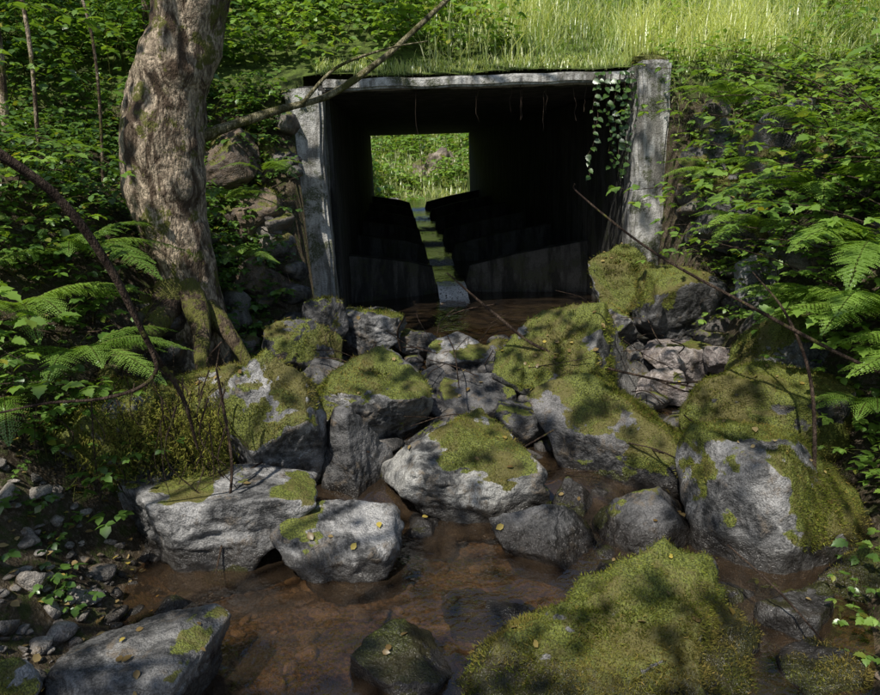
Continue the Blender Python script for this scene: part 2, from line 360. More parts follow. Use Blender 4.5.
boulder((1.25,4.8,.40),.58,.45,.52,10,.55,[(-.5,-.2,.8,.6),(-.7,-.7,0,.7)],rz=.2,light=(.32,.31,.29))
boulder((1.33,3.9,.08),.50,.42,.60,11,.55,[(-.3,-.6,.7,.75)],ry=-.1,dark=DK,light=(.26,.25,.24))
boulder((.74,3.15,0),.32,.24,.24,12,.05,[(-.6,-.5,.6,.5),(.7,-.5,.5,.55)],dark=DK,light=DL)
boulder((1.30,3.2,-.02),.32,.28,.27,13,.1,dark=DK,light=DL)
boulder((1.94,3.12,-.12),.50,.40,.68,14,.62,[(0,0,1,.72),(.2,-1,.1,.7),(-.7,-.7,.2,.75)],rz=.1)
boulder((2.28,3.95,.34),.54,.40,.34,15,.85,[(0,-.3,1,.7)],dark=DK,light=DL)
boulder((.76,2.15,.0),.68,.42,.32,16,.72,[(-.25,-.35,1,.62),(0,1,.1,.8)],rz=.12,ry=-.14,amp=.10)
boulder((-.06,2.33,-.06),.22,.2,.18,17,0,[(0,-.2,1,.6)],dark=DK,light=DL)
boulder((-1.08,2.3,.05),.33,.26,.2,18,.0,[(-.1,-.2,1,.6)],light=(.32,.31,.29))
boulder((-1.50,2.08,.2),.16,.15,.12,19,.9)
boulder((1.68,2.5,-.12),.2,.2,.22,20,.1,[(0,0,1,.7)])
boulder((1.42,2.55,-.14),.2,.18,.18,41,.1,dark=DK,light=DL)
boulder((2.05,2.65,-.05),.24,.2,.22,42,.3,dark=DK,light=DL)
boulder((1.6,2.15,-.1),.2,.2,.15,48,.3,dark=DK,light=DL)
boulder((.35,2.75,-.12),.22,.18,.14,49,.0,dark=DK,light=DL)
boulder((1.05,2.75,-.1),.26,.2,.2,50,.2,dark=DK,light=DL)
boulder((-.29,5.9,.5),.34,.28,.22,21,.25,[(0,0,1,.55)],ry=.2)
boulder((.49,5.5,.34),.29,.24,.18,22,.1,[(0,-.3,1,.6)])
boulder((.14,5.9,.36),.25,.22,.14,23,.05,dark=DK,light=DL)
PK=(.16,.13,.12); PL=(.55,.48,.44)
boulder((2.18,5.0,.36),.28,.24,.15,24,.0,[(0,0,1,.5)],dark=PK,light=PL)
boulder((1.92,4.65,.30),.2,.18,.12,25,.0,dark=PK,light=PL)
boulder((2.45,4.75,.45),.18,.18,.12,57,.0,dark=PK,light=PL)
boulder((2.05,6.0,.80),.34,.3,.34,26,.9)
boulder((2.45,5.6,.66),.45,.38,.38,27,.6,dark=DK,light=DL)
boulder((2.95,5.2,.9),.3,.28,.28,28,.65)
boulder((3.35,5.6,1.7),.45,.4,.6,29,.5,dark=DK,light=DL)
boulder((2.95,5.9,1.4),.35,.35,.35,43,.4,dark=DK,light=DL)
boulder((3.0,6.5,1.9),.35,.3,.35,44,.4,dark=DK,light=DL)
boulder((2.86,6.45,1.2),.22,.2,.3,59,.4,dark=DK,light=DL)
BR=(.06,.04,.025); BL=(.26,.19,.13)
boulder((-1.2,6.2,1.45),.28,.25,.33,30,.4,dark=BR,light=BL)
boulder((-1.15,5.9,.95),.32,.28,.3,31,.5,dark=BR,light=BL)
boulder((-1.45,6.3,2.0),.32,.25,.28,32,.3,dark=BR,light=BL)
boulder((-1.05,6.4,.75),.2,.2,.25,60,.5,dark=BR,light=BL)
boulder((-1.10,6.5,1.95),.19,.18,.24,61,.5,dark=BR,light=BL)
boulder((-1.04,6.4,1.25),.15,.15,.22,62,.6,dark=BR,light=BL)
boulder((-.62,5.6,.62),.2,.2,.29,33,.3,dark=DK,light=DL)
boulder((-.75,5.2,.5),.30,.27,.32,34,.6,dark=DK,light=DL)
boulder((.11,5.0,.22),.30,.25,.2,35,.0,dark=DK,light=DL)
boulder((1.28,4.3,.36),.2,.18,.14,36,.8)
boulder((-.55,4.9,.32),.28,.24,.24,37,.3,dark=DK,light=DL)
boulder((.95,5.5,.28),.32,.28,.22,38,.3,dark=DK,light=DL)
boulder((1.7,5.7,.40),.34,.3,.3,39,.4)
boulder((.82,4.35,.12),.24,.22,.24,40,.0,dark=DK,light=DL)
boulder((.22,4.4,.1),.28,.24,.2,54,.0,dark=DK,light=DL)
boulder((.05,3.4,-.08),.16,.14,.14,45,0,dark=DK,light=DL)
boulder((.95,3.55,-.06),.2,.2,.2,55,.0,dark=DK,light=DL)
boulder((1.4,5.2,.3),.3,.3,.25,56,.4,dark=DK,light=DL)
boulder((2.6,4.4,.55),.35,.3,.35,46,.7)
boulder((-.85,4.5,.35),.3,.3,.4,47,.7,dark=DK,light=DL)
boulder((2.48,6.80,2.78),.15,.13,.06,58,1.2,name='moss_cushion')
def stones(name,P,S,mat,seed0):
    b=Batch()
    shapes=[rockshape(SV,seed0+i,n=9,k=10,amp=.06) for i in range(12)]
    for i,(p,s) in enumerate(zip(P,S)):
        a=rng.uniform(0,6.28); R=np.array([[math.cos(a),-math.sin(a),0],[math.sin(a),math.cos(a),0],[0,0,1]])
        sc=s*np.array([rng.uniform(.8,1.3),rng.uniform(.7,1.1),rng.uniform(.45,.8)])
        b.add((shapes[i%12]*sc)@R.T+p,SF)
    return b.make(name,mat,True)
M_st=rock_mat('stone_small',(.09,.08,.07),(.42,.38,.33),.02,.5,False,.1)
M_st2=rock_mat('stone_dark',(.03,.03,.03),(.24,.22,.20),.05,.4,False,.3)
n=900; px=rng.uniform(-2.4,-.75,n); py=rng.uniform(1.6,3.3,n); S=rng.uniform(.008,.03,n)*(1+1.5*(rng.random(n)<.12)); keep=px<xl(py)+.15
px,py,S=px[keep],py[keep],S[keep]
stones('gravel',np.stack([px,py,ground(px,py)+S*.3],1),S,M_st,100)
n=560; py=rng.uniform(2.2,6.9,n); px=xl(py)+rng.random(n)*(xr(py)-xl(py)); S=rng.uniform(.04,.15,n)
ok=~((py<3.3)&(px>-1.0)&(px<.9)); px,py,S=px[ok],py[ok],S[ok]
ok=~((py>6.1)&(px>.0)); px,py,S=px[ok],py[ok],S[ok]
stones('stones',np.stack([px,py,ground(px,py)+S*.45],1),S,M_st2,200)
n=300; py=rng.uniform(1.5,3.6,n); px=rng.uniform(-1.2,2.2,n); S=rng.uniform(.015,.06,n)
stones('creek_bed_pebbles',np.stack([px,py,ground(px,py)+S*.1],1),S,rock_mat('bedstone',(.07,.05,.035),(.30,.22,.15),-.5,.6,False,-.5),300)
n=110; py=rng.uniform(4.5,6.8,n); side=rng.random(n)<.6; px=np.where(side,xr(py)+rng.random(n)*1.3,xl(py)-rng.random(n)*.7); S=rng.uniform(.08,.2,n)
stones('rubble',np.stack([px,py,ground(px,py)],1),S,rock_mat('rubble',(.05,.04,.035),(.28,.25,.21),-1,.5,False,.5),400)
mb=Batch(); lb=Batch()
for o,moss,co,no,mask in ROCKS:
    nv=len(co); area=sum(p.area for p in o.data.polygons)
    if moss>=.25:
        idx=np.nonzero(mask>.55)[0]
        if len(idx):
            d=co[:,1].mean(); dens=30000 if d<2.6 else (15000 if d<4.2 else 6000)
            k=int(area*len(idx)/nv*dens); s=rng.choice(idx,k); jit=rng.normal(size=(k,3))*.007
            D=no[s]+rng.normal(size=(k,3))*.5
            T=np.stack([rng.random(k)*.9,(rng.random(k)<.25)*rng.random(k)*.9,np.zeros(k)],1); T[:,0]*=np.clip(.55+1.7*fbm(co[s]*4,3,12),.03,1.1)
            T[:,1]=np.clip(T[:,1]+1.3*np.maximum(fbm(co[s]*3,3,44),0),0,1)
            V,F,T=leaves(co[s]+jit,D,rng.normal(size=(k,3)),rng.uniform(.006,.018,k)*(1 if d<4 else 1.5)*(1+.8*np.maximum(fbm(co[s]*9,2,90),0)),T,'tuft'); mb.add(V,F,T)
    idx=np.nonzero((no[:,2]>.6)&(co[:,2]>.05))[0]
    if len(idx)>20:
        k=int(area*6*rng.uniform(.2,1.5)); s=rng.choice(idx,k); a=rng.uniform(0,6.28,k)
        D=np.stack([np.cos(a),np.sin(a),np.zeros(k)],1); D-=no[s]*np.sum(D*no[s],1,keepdims=True)
        T=np.stack([rng.random(k),(rng.random(k)<.25)*rng.random(k),np.zeros(k)],1)
        V,F,T=leaves(co[s]+no[s]*.012,D,no[s]+rng.normal(size=(k,3))*.3,rng.uniform(.02,.05,k),T,'fine'); lb.add(V,F,T)
P=[]; n=420
for i in range(n):
    x0=rng.uniform(-2.0,-1.0); p=np.array([x0,3.42+rng.uniform(-.03,.3)+.15*abs(x0+1.6),rng.uniform(.5,.85)]); l=rng.uniform(.1,.42)
    P.append(spline([p,p+np.array([rng.normal()*.03,-.03,-l*.5]),p+np.array([rng.normal()*.05,-.01,-l])],12))
P=np.array(P)
for j in range(12):
    for r in range(4):
        k=len(P); T=np.stack([rng.random(k)*.8,rng.random(k)*.6,np.zeros(k)],1)
        V,F,T=leaves(P[:,j]+rng.normal(size=(k,3))*.006,np.array([0,-.3,-.7])+rng.normal(size=(k,3))*.6,rng.normal(size=(k,3)),rng.uniform(.012,.03,k),T,'tuft'); mb.add(V,F,T)
mb.make('moss',M_moss)
n=1500; px=rng.uniform(-3.5,-.9,n); py=rng.uniform(1.6,6.5,n); a=rng.uniform(0,6.28,n)
ok=px<xl(py)+.1; px,py,a=px[ok],py[ok],a[ok]; n=len(px)
D=np.stack([np.cos(a),np.sin(a),rng.normal(size=n)*.2],1)
T=np.stack([rng.random(n),(rng.random(n)<.25)*rng.random(n),np.zeros(n)],1)
V,F,T=leaves(np.stack([px,py,ground(px,py)+.012],1),D,np.array([0,0,1.])+rng.normal(size=(n,3))*.3,rng.uniform(.02,.05,n),T,'fine'); lb.add(V,F,T)
lb.make('leaf_litter',M_dead)
# ---------------------------------------------------------------- vegetation generators
def plants(B,S,base,L,az,up,nodes,lsize,kind='fine',tri=True,droop=.5,yel=.05,bright=(0,1)):
    N=len(base); K=7; t=np.linspace(0,1,K)[None,:,None]
    d=np.stack([np.cos(az)*np.cos(up),np.sin(az)*np.cos(up),np.sin(up)],1)
    side=np.stack([-np.sin(az),np.cos(az),0*az],1)
    P=base[:,None]+d[:,None]*L[:,None,None]*t
    P=P+np.array([0,0,-1.])*(droop*L[:,None,None]*t**2*.6)+side[:,None]*(rng.normal(size=N)*.12*L)[:,None,None]*t**2
    rad=(.0018+.003*L)[:,None]*(1-.75*np.linspace(0,1,K))[None]
    V,F=tubes(P,rad,3); S.add(V,F,np.tile(np.array([[.4,0,0]]),(len(V),1)))
    tt=np.linspace(.18,1,nodes)
    pb=rng.uniform(*bright,N); ps=rng.uniform(.7,1.4,N)*lsize
    for j,tj in enumerate(tt):
        f=tj*(K-1); i=min(int(f),K-2); f-=i
        q=P[:,i]*(1-f)+P[:,i+1]*f
        a=az+rng.normal(size=N)*.3+(1.1 if j%2 else -1.1)*(1-.8*(tj>.97))
        pet=norm(np.stack([np.cos(a),np.sin(a),rng.normal(size=N)*.25+.1],1))
        pl=ps*rng.uniform(.5,1.2,N)
        c=q+pet*pl[:,None]
        if kind=='lob':
            V,F=tubes(np.stack([q,(q+c)/2+np.array([0,0,.004]),c],1),np.full((N,3),.0014),3); S.add(V,F,np.tile(np.array([[.8,0,0]]),(len(V),1)))
        for da in ((0,1.25,-1.25) if tri else (0,)):
            D=np.stack([np.cos(a+da),np.sin(a+da),rng.normal(size=N)*.22-.22],1)
            U=np.array([0,0,1.])+rng.normal(size=(N,3))*.28
            s=ps*rng.uniform(.7,1.3,N)*(1.0 if da==0 else .8)
            T=np.stack([np.clip(pb*.7+rng.random(N)*.3,0,1),(rng.random(N)<yel)*rng.random(N)*.8,0*s],1)
            V,F,T=leaves(c,D,U,s,T,kind); B.add(V,F,T)
def fern(B,S,c,nf,L,az0=None,sp=6.28,up=.75,bright=(.2,1)):
    for k in range(nf):
        az=(rng.uniform(0,6.28) if az0 is None else az0+rng.uniform(-sp/2,sp/2)); l=L*rng.uniform(.75,1.15); u=up+rng.uniform(-.2,.25)
        K=32; t=np.linspace(0,1,K)
        hor=l*(t*math.cos(u)+.15*t**2); ver=l*(t*math.sin(u)-.55*t**2.2)
        P=np.array(c)+np.stack([hor*math.cos(az),hor*math.sin(az),ver],1)
        V,F=tubes(P[None],(.004*(1-.8*t))[None],4); S.add(V,F,np.tile(np.array([[.7,0,0]]),(len(V),1)))
        T_=norm(np.gradient(P,axis=0)); side=np.array([-math.sin(az),math.cos(az),0]); br=rng.uniform(*bright)
        env=np.sin(np.pi*np.clip((t-.1)/.9,0,1)**.75)**.8*.24*l*(1-.25*t)+.004
        wd=.8*l/K*1.15
        for i in range(4,K):
            nrm=norm(np.cross(T_[i],side))
            if nrm[2]<0: nrm=-nrm
            for sg in (1,-1):
                pd=norm(side*sg+T_[i]*.35-nrm*.12+rng.normal(size=3)*.08); pl=env[i]*rng.uniform(.88,1.05); m=max(3,int(pl/.010))
                s=(np.arange(m)+.5)/m; pos=P[i]+pd*pl*s[:,None]-np.array([0,0,1])*(.15*pl*s**2)[:,None]
                w=wd*(1-s)**.5+.002
                fw=norm(np.cross(nrm,pd))
                for s2 in (1,-1):
                    D=fw*s2+pd*.75+rng.normal(size=(m,3))*.1
                    T=np.stack([np.full(m,br)*rng.uniform(.8,1,m),np.full(m,0.),np.zeros(m)],1)
                    V,F,T=leaves(pos,D,np.tile(nrm,(m,1))+rng.normal(size=(m,3))*.15,w,T,'sim'); B.add(V,F,T)
def grass(P,H,W,lean,tint):
    N=len(P); a=rng.uniform(0,6.28,N); d=np.stack([np.cos(a),np.sin(a),0*a],1); s=np.stack([-np.sin(a),np.cos(a),0*a],1)
    V=[]
    for t,w in ((0,1),(.45,.8),(.8,.45)):
        c=P+np.array([0,0,1.])*(H*t*(1-.25*lean*t))[:,None]+d*(H*lean*t*t)[:,None]
        V+= [c-s*(W*w)[:,None],c+s*(W*w)[:,None]]
    V.append(P+np.array([0,0,1.])*(H*(1-.35*lean))[:,None]+d*(H*lean)[:,None])
    V=np.stack(V,1); off=(np.arange(N)*7)[:,None]
    q=np.vstack([np.array([[0,1,3,2]])+off,np.array([[2,3,5,4]])+off]); tr=np.array([[4,5,6]])+off
    return V.reshape(-1,3),[q,tr],np.repeat(tint,7,axis=0)
def gpts(x0,x1,y0,y1,n,seed=1,thr=-.15):
    x=rng.uniform(x0,x1,n); y=rng.uniform(y0,y1,n)
    m=fbm(np.stack([x,y,0*x],1)*1.3,3,seed)>thr; x,y=x[m],y[m]
    return np.stack([x,y,ground(x,y)],1)
B=Batch();S=Batch()
b=gpts(-4.6,-1.2,3.3,6.9,1700,21,-.35); b=b[b[:,0]<xl(b[:,1])-.25]; b=b[~((np.abs(b[:,0]+1.5)<.4)&(b[:,1]<5.0)&(b[:,1]>3.9))]; N=len(b)
plants(B,S,b,rng.uniform(.15,.6,N),rng.normal(-.6,1.3,N),rng.uniform(.5,1.3,N),6,.048)
b=gpts(-3.5,-1.2,2.4,3.3,110,29,-.1); b=b[b[:,0]<xl(b[:,1])-.3]; N=len(b)
plants(B,S,b,rng.uniform(.1,.25,N),rng.normal(-.6,1.3,N),rng.uniform(.5,1.3,N),5,.04)
b=gpts(-1.9,-.97,5.1,6.95,330,27,-.9); N=len(b)
plants(B,S,b,rng.uniform(.12,.4,N),rng.normal(-1.6,.5,N),rng.uniform(.0,.9,N),6,.05)
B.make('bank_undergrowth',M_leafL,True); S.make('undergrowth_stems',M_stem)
B=Batch();S=Batch()
b=gpts(-6,-1.6,6.6,11,850,22,-.4); N=len(b)
plants(B,S,b,rng.uniform(.5,1.5,N),rng.normal(-1.3,1.0,N),rng.uniform(.7,1.4,N),9,.075,yel=.02)
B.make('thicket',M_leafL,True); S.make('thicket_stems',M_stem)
B=Batch();S=Batch()
b=gpts(-3.2,1.3,7.25,10,560,23,-.3); N=len(b)
plants(B,S,b,rng.uniform(.25,.9,N),rng.normal(-1.5,1.0,N),rng.uniform(.7,1.4,N),7,.075)
b=gpts(2.7,6.5,6.3,10.5,560,25,-.1); N=len(b)
plants(B,S,b,rng.uniform(.3,.8,N),rng.normal(-1.7,1.0,N),rng.uniform(.6,1.3,N),7,.055)
b=gpts(2.68,6,5.6,7.3,420,28,-1); N=len(b)
plants(B,S,b,rng.uniform(.15,.45,N),rng.normal(-1.7,.8,N),rng.uniform(.2,1.1,N),6,.045)
B.make('embankment_shrub',M_leafR,True); S.make('shrub_stems',M_stem)
B=Batch();S=Batch()
b=gpts(2.6,6,3.0,6.9,1600,24,-.35); b=b[b[:,0]>xr(b[:,1])+.25]; N=len(b)
plants(B,S,b,rng.uniform(.2,.65,N),rng.normal(3.9,1.2,N),rng.uniform(.4,1.2,N),6,.05)
b=gpts(1.75,3.2,1.9,3.0,110,26,-.7); N=len(b)
plants(B,S,b,rng.uniform(.12,.3,N),rng.normal(3.6,1.2,N),rng.uniform(.6,1.2,N),4,.045,'lob')
B.make('bank_shrub',M_leafR,True); S.make('bank_shrub_stems',M_stem)
B=Batch();S=Batch()
N=36; yy=rng.uniform(3.4,5.2,N); xx=rng.uniform(3.0,3.7,N); base=np.stack([xx,yy,ground(xx,yy)+rng.uniform(.1,.7,N)],1)
plants(B,S,base,rng.uniform(.9,1.9,N)*np.clip(yy-2.3,.6,1.3)/1.3,np.full(N,math.pi)+rng.normal(size=N)*.35+.1,rng.uniform(.15,.7,N),12,.07,'lob',True,.35,bright=(.3,1))
base=np.array([[3.3,3.2,2.7],[3.6,3.6,2.9],[3.8,4.2,3.2],[3.9,4.4,3.0],[3.6,3.8,3.3]]); plants(B,S,base,np.array([.9,1.1,1.2,1.1,1.]),np.array([2.9,3.3,3.1,3.4,3.0]),np.array([-.1,0,-.1,-.2,0]),9,.08,'lob',True,.3,bright=(.3,1))
B.make('salmonberry_bush',M_leafR,True); S.make('salmonberry_canes',M_twig)
B=Batch();S=Batch()
base=np.array([[-2.1,3.2,1.0],[-2.2,3.4,1.2],[-2.3,3.5,1.1],[-2.2,3.0,.9],[-2.6,4.0,2.4],[-2.4,4.2,2.6],[-2.8,4.2,2.0],[-2.6,3.8,1.9],[-2.9,4.4,2.8],[-2.2,4.3,1.9],[-2.5,4.6,3.0],[-2.7,4.3,1.6],[-2.3,4.5,2.2],[-3.0,4.6,2.4],[-2.6,3.5,1.6],[-2.4,4.0,1.6],[-2.7,4.0,2.9],[-2.6,4.5,2.6]])
N=len(base); plants(B,S,base,rng.uniform(.5,1.0,N),rng.normal(-.3,.6,N),rng.uniform(-.1,.7,N),10,.075,'lob',True,.5,bright=(.3,1))
B.make('bramble',M_leafR,True); S.make('bramble_canes',M_twig)
B=Batch();S=Batch()
for c,nf,L,az0 in [((-1.75,3.75,1.0),9,.5,-1.0),((-2.1,3.9,1.25),9,.6,-.8),((-2.4,3.6,1.0),8,.55,-.8),((-1.95,4.3,1.5),8,.6,-.8),((-1.35,5.6,1.7),7,.5,-.9),((-1.1,6.1,1.9),6,.5,-1.2),((-2.6,4.4,1.9),8,.65,-.9),((-1.2,5.3,1.3),6,.4,-.9),((-2.0,3.4,.85),7,.45,-.9)]:
    fern(B,S,c,nf,L,az0,3.6,.55,(.3,1))
B.make('sword_fern',M_fern); S.make('fern_stalks',M_stem)
B=Batch();S=Batch()
for c,nf,L,az0 in [((2.75,3.7,1.0),9,.8,-2.4),((3.0,4.1,1.3),9,.9,-2.6),((2.7,4.3,.95),8,.65,-2.4),((3.1,4.9,1.6),9,.9,-2.4),((2.95,3.3,.8),8,.65,-2.3),((3.3,5.2,2.0),9,.9,-2.3),((2.6,3.4,.55),6,.45,-2.2),((3.1,6.3,2.3),8,.7,-2.0),((2.9,5.4,1.3),8,.7,-2.5),((2.9,6.0,1.7),7,.6,-2.2)]:
    fern(B,S,c,nf,L,az0,3.2,.7,(.4,1))
B.make('lady_fern',M_fern); S.make('lady_fern_stalks',M_stem)
n=52000; x=rng.uniform(-1.2,7.4,n); y=rng.uniform(7.12,12.3,n); w=sst(-.2,1.6,x+fbm(np.stack([x,y,0*x],1)*.9,3,5)); m=rng.random(n)<w; x,y=x[m],y[m]; n=len(x)
pt=fbm(np.stack([x,y,0*x],1)*1.5,3,31)
T=np.stack([np.clip(.5+1.3*pt+rng.normal(size=n)*.25,0,1),np.clip(rng.random(n)**3*1.0+.15*(pt>.1),0,1)*.8,0*x],1)
Bg=Batch(); V,F,T=grass(np.stack([x,y,ground(x,y)-.02],1),rng.uniform(.12,.5,n)*(1+1.1*pt),rng.uniform(.003,.007,n),rng.uniform(.1,1.0,n),T); Bg.add(V,F,T)
n=2500; x=rng.uniform(-.7,3.4,n); y=rng.uniform(7.06,7.25,n)-(x>2.68)*rng.uniform(0,.6,n); T=np.stack([rng.random(n),rng.random(n)**3,0*x],1)
V,F,T=grass(np.stack([x,y,ground(x,y)-.02],1),rng.uniform(.05,.14,n),rng.uniform(.003,.006,n),rng.uniform(.2,.8,n),T); Bg.add(V,F,T)
Bg.make('embankment_grass',M_grass)
n=16000; x=rng.uniform(-6,8,n); y=rng.uniform(22,36,n); T=np.stack([rng.random(n),rng.random(n)**2,0*x],1)
z=ground(x,y); ok=z>.33; x,y,z,T=x[ok],y[ok],z[ok],T[ok]; n=len(x)
V,F,T=grass(np.stack([x,y,z-.02],1),rng.uniform(.2,.6,n),rng.uniform(.01,.02,n),rng.uniform(.1,.9,n),T); mkmesh('meadow_grass',V,F,M_grass,False,T)
B=Batch();S=Batch(); b=gpts(-4,6,22.5,32,1000,33,-.25); b=b[(b[:,0]<.1)|(b[:,0]>2.6)|((b[:,1]>25.2)&~((np.hypot(b[:,0]-1.6,b[:,1]-27)<.8)))]; N=len(b); plants(B,S,b,rng.uniform(.5,1.7,N),rng.uniform(0,6.28,N),rng.uniform(.6,1.4,N),7,.17)
B.make('meadow_shrub',M_leafR); S.make('meadow_shrub_stems',M_stem)
boulder((1.6,27.0,1.0),1.0,.6,1.25,51,.45,dark=(.14,.10,.07),light=(.50,.42,.32),amp=.12,fuzz=False)
boulder((.2,24,.3),.7,.6,.35,52,.3,fuzz=False); boulder((2.2,23.5,.3),.6,.6,.4,53,.3,fuzz=False)
B=Batch();S=Batch()
for k in range(12):
    x0=2.08+rng.uniform(-.18,.22); l=rng.uniform(.2,1.0); n=int(l/.06)
    z=2.68-np.linspace(0,l,n); xx=x0+np.cumsum(rng.normal(size=n)*.018); yy=6.70+rng.normal(size=n)*.015
    P=np.stack([xx,yy,z],1); V,F=tubes(P[None],np.full((1,n),.003),4); S.add(V,F)
    a=rng.uniform(0,6.28,n); D=np.stack([np.cos(a),-.5+.2*np.sin(a),-.5+0*a],1)
    V,F,T=leaves(P,D,np.array([0,-1.,.5])+rng.normal(size=(n,3))*.3,rng.uniform(.04,.085,n),np.stack([rng.random(n)*.6,0*a,0*a],1),'lob'); B.add(V,F,T)
B.make('ivy',M_leafL,True); S.make('ivy_vines',M_twig)
S=Batch()
for k in range(12):
    x0=rng.uniform(-.5,2.2); l=rng.uniform(.1,.35)*(3 if rng.random()<.25 else 1); n=10
    z=2.60-np.linspace(0,l,n); P=np.stack([x0+np.cumsum(rng.normal(size=n)*.008),6.82+rng.normal(size=n)*.01,z],1)
    V,F=tubes(P[None],np.full((1,n),.0025),4); S.add(V,F)
S.make('hanging_roots',M_twig)
# ---------------------------------------------------------------- tree (left), then unseen trees added for dappled shade
tree=bpy.data.objects.new('alder_tree',None); COL.objects.link(tree)
def limb(name,pts,r,mat,n=60,sides=22,amp=.12,parent=None,seed=0):
    P=spline(pts,n); rr=np.interp(np.linspace(0,1,n),np.linspace(0,1,len(r)),r)
    V,F=tubes(P[None],rr[None],sides)
    c=np.repeat(P,sides,0); d=V-c
    V=c+d*(1+amp*fbm(V*3.2+seed,4,seed)+amp*.5*fbm(V*11,3,seed+2))[:,None]
    return mkmesh(name,V,F,mat,True,None,parent)
limb('trunk',[(-1.50,4.85,.5),(-1.48,4.82,.9),(-1.45,4.8,1.3),(-1.53,4.85,1.83),(-1.45,4.9,2.4),(-1.22,4.92,3.0),(-1.0,5,4.2),(-1.1,5.1,6),(-1.3,5,8)],[.36,.25,.20,.26,.25,.225,.20,.16,.1],M_bark,220,64,.16,tree,4)
for i,(pts,r) in enumerate([([(-1.45,4.75,1.25),(-1.3,4.45,.95),(-1.25,4.2,.75),(-1.1,4.05,.4)],[.12,.06,.04,.02]),([(-1.5,4.7,1.2),(-1.6,4.35,.95),(-1.75,4.0,.8),(-1.7,3.6,.45)],[.12,.07,.05,.02]),
    ([(-1.4,4.75,1.1),(-1.15,4.6,.85),(-1.0,4.5,.55),(-.95,4.4,.3)],[.1,.05,.035,.02]),([(-1.6,4.8,1.1),(-2.0,4.5,1.0),(-2.3,4.2,1.0)],[.12,.06,.03])]):
    limb('root_%d'%(i+1),pts,r,M_root,40,14,.25,tree,i+7)
limb('branch_1',[(-1.30,4.9,2.15),(-1.10,4.92,2.22),(-.75,5.05,2.33),(-.41,5.2,2.43),(-.04,5.3,2.66),(.2,5.35,2.85),(.5,5.4,3.1),(1.1,5.5,3.6),(1.7,5.6,4.3)],[.05,.03,.025,.024,.022,.02,.018,.014,.01],M_mossbr,120,12,.3,tree,11)
limb('branch_2',[(-.6,5.1,2.37),(-.35,5.15,2.6),(.0,5.2,2.72),(.3,5.3,2.78)],[.014,.01,.008,.004],M_mossbr,40,8,.2,tree,12)
for i,(x,y,r) in enumerate([(-2.9,5.6,.03),(-3.3,6.2,.05),(-2.3,7.2,.035),(-3.9,6.5,.06),(-.9,8.6,.05),(-2.5,5.2,.015),(-2.2,5.5,.012),(-2.75,4.9,.014)]):
    g=float(ground(np.array([x]),np.array([y]))[0])
    limb('sapling',[(x,y,g-.1),(x+.1,y,g+1),(x-.05,y+.1,g+2.2),(x+.3,y,g+4.5)],[r,r*.9,r*.8,r*.5],M_bark,50,10,.12,None,20+i)
trunks=[(-1.2,5,7.0),(-4.4,-1.2,6.0),(3.6,-2.6,6.0)]
for i,(x,y,z) in enumerate(trunks[1:]):
    tr=bpy.data.objects.new('shade_tree',None); COL.objects.link(tr)  # added out of view to carry the shade-casting leaf clusters
    g=float(ground(np.array([x]),np.array([y]))[0])
    limb('trunk',[(x,y,g-.2),(x+.05,y,g+1.5),(x-.05,y+.1,4),(x,y,6),(x+.1,y,9)],[.4,.3,.25,.2,.08],M_bark,80,20,.12,tr,40+i)
    trunks[i+1]=(x,y,z,tr)
trunks[0]=trunks[0]+(tree,)
cb=[Batch() for _ in trunks]; ct=[Batch() for _ in trunks]
ncl=0
while ncl<88:  # leaf clusters above the view, added to break up the sun
    c=np.array([rng.uniform(-7,3.5),rng.uniform(-6,4.6),rng.uniform(5.2,8.5)])
    if fbm(c[None]*np.array([.9,.9,0])+3,2,77)[0]<-.08: continue
    g=c[:2]-SUN[:2]*(c[2]-1.0)
    if rng.random()<.85 and (np.hypot(g[0]+2.1,g[1]-4.2)<1.0 or np.hypot(g[0]-3.0,g[1]-4.4)<1.2 or np.hypot(g[0]-1.9,g[1]-7.2)<.8 or np.hypot(g[0]+.3,g[1]-7.2)<.7): continue  # clusters skipped to let sun onto the banks and headwalls
    ncl+=1
    j=int(np.argmin([np.hypot(c[0]-t[0],c[1]-t[1]) for t in trunks])); t=trunks[j]
    o=np.array([t[0],t[1],min(c[2]-1.0,t[2]+.5)])
    P=spline([o,(o+c)/2+np.array([0,0,.25]),c],14); V,F=tubes(P[None],np.linspace(.04,.008,14)[None],6); ct[j].add(V,F)
    n=85; q=c+rng.normal(size=(n,3))*np.array([.55,.55,.3]); a=rng.uniform(0,6.28,n)
    T=np.stack([rng.random(n),0*a,0*a],1)
    V,F,T=leaves(q,np.stack([np.cos(a),np.sin(a),rng.normal(size=n)*.3-.2],1),np.array([0,0,1.])+rng.normal(size=(n,3))*.4,rng.uniform(.07,.15,n),T,'fine'); cb[j].add(V,F,T)
for j,t in enumerate(trunks):
    if cb[j].n: cb[j].make('shade_crown',M_shadecanopy,True,t[3]); ct[j].make('shade_limbs',M_bark,True,t[3])
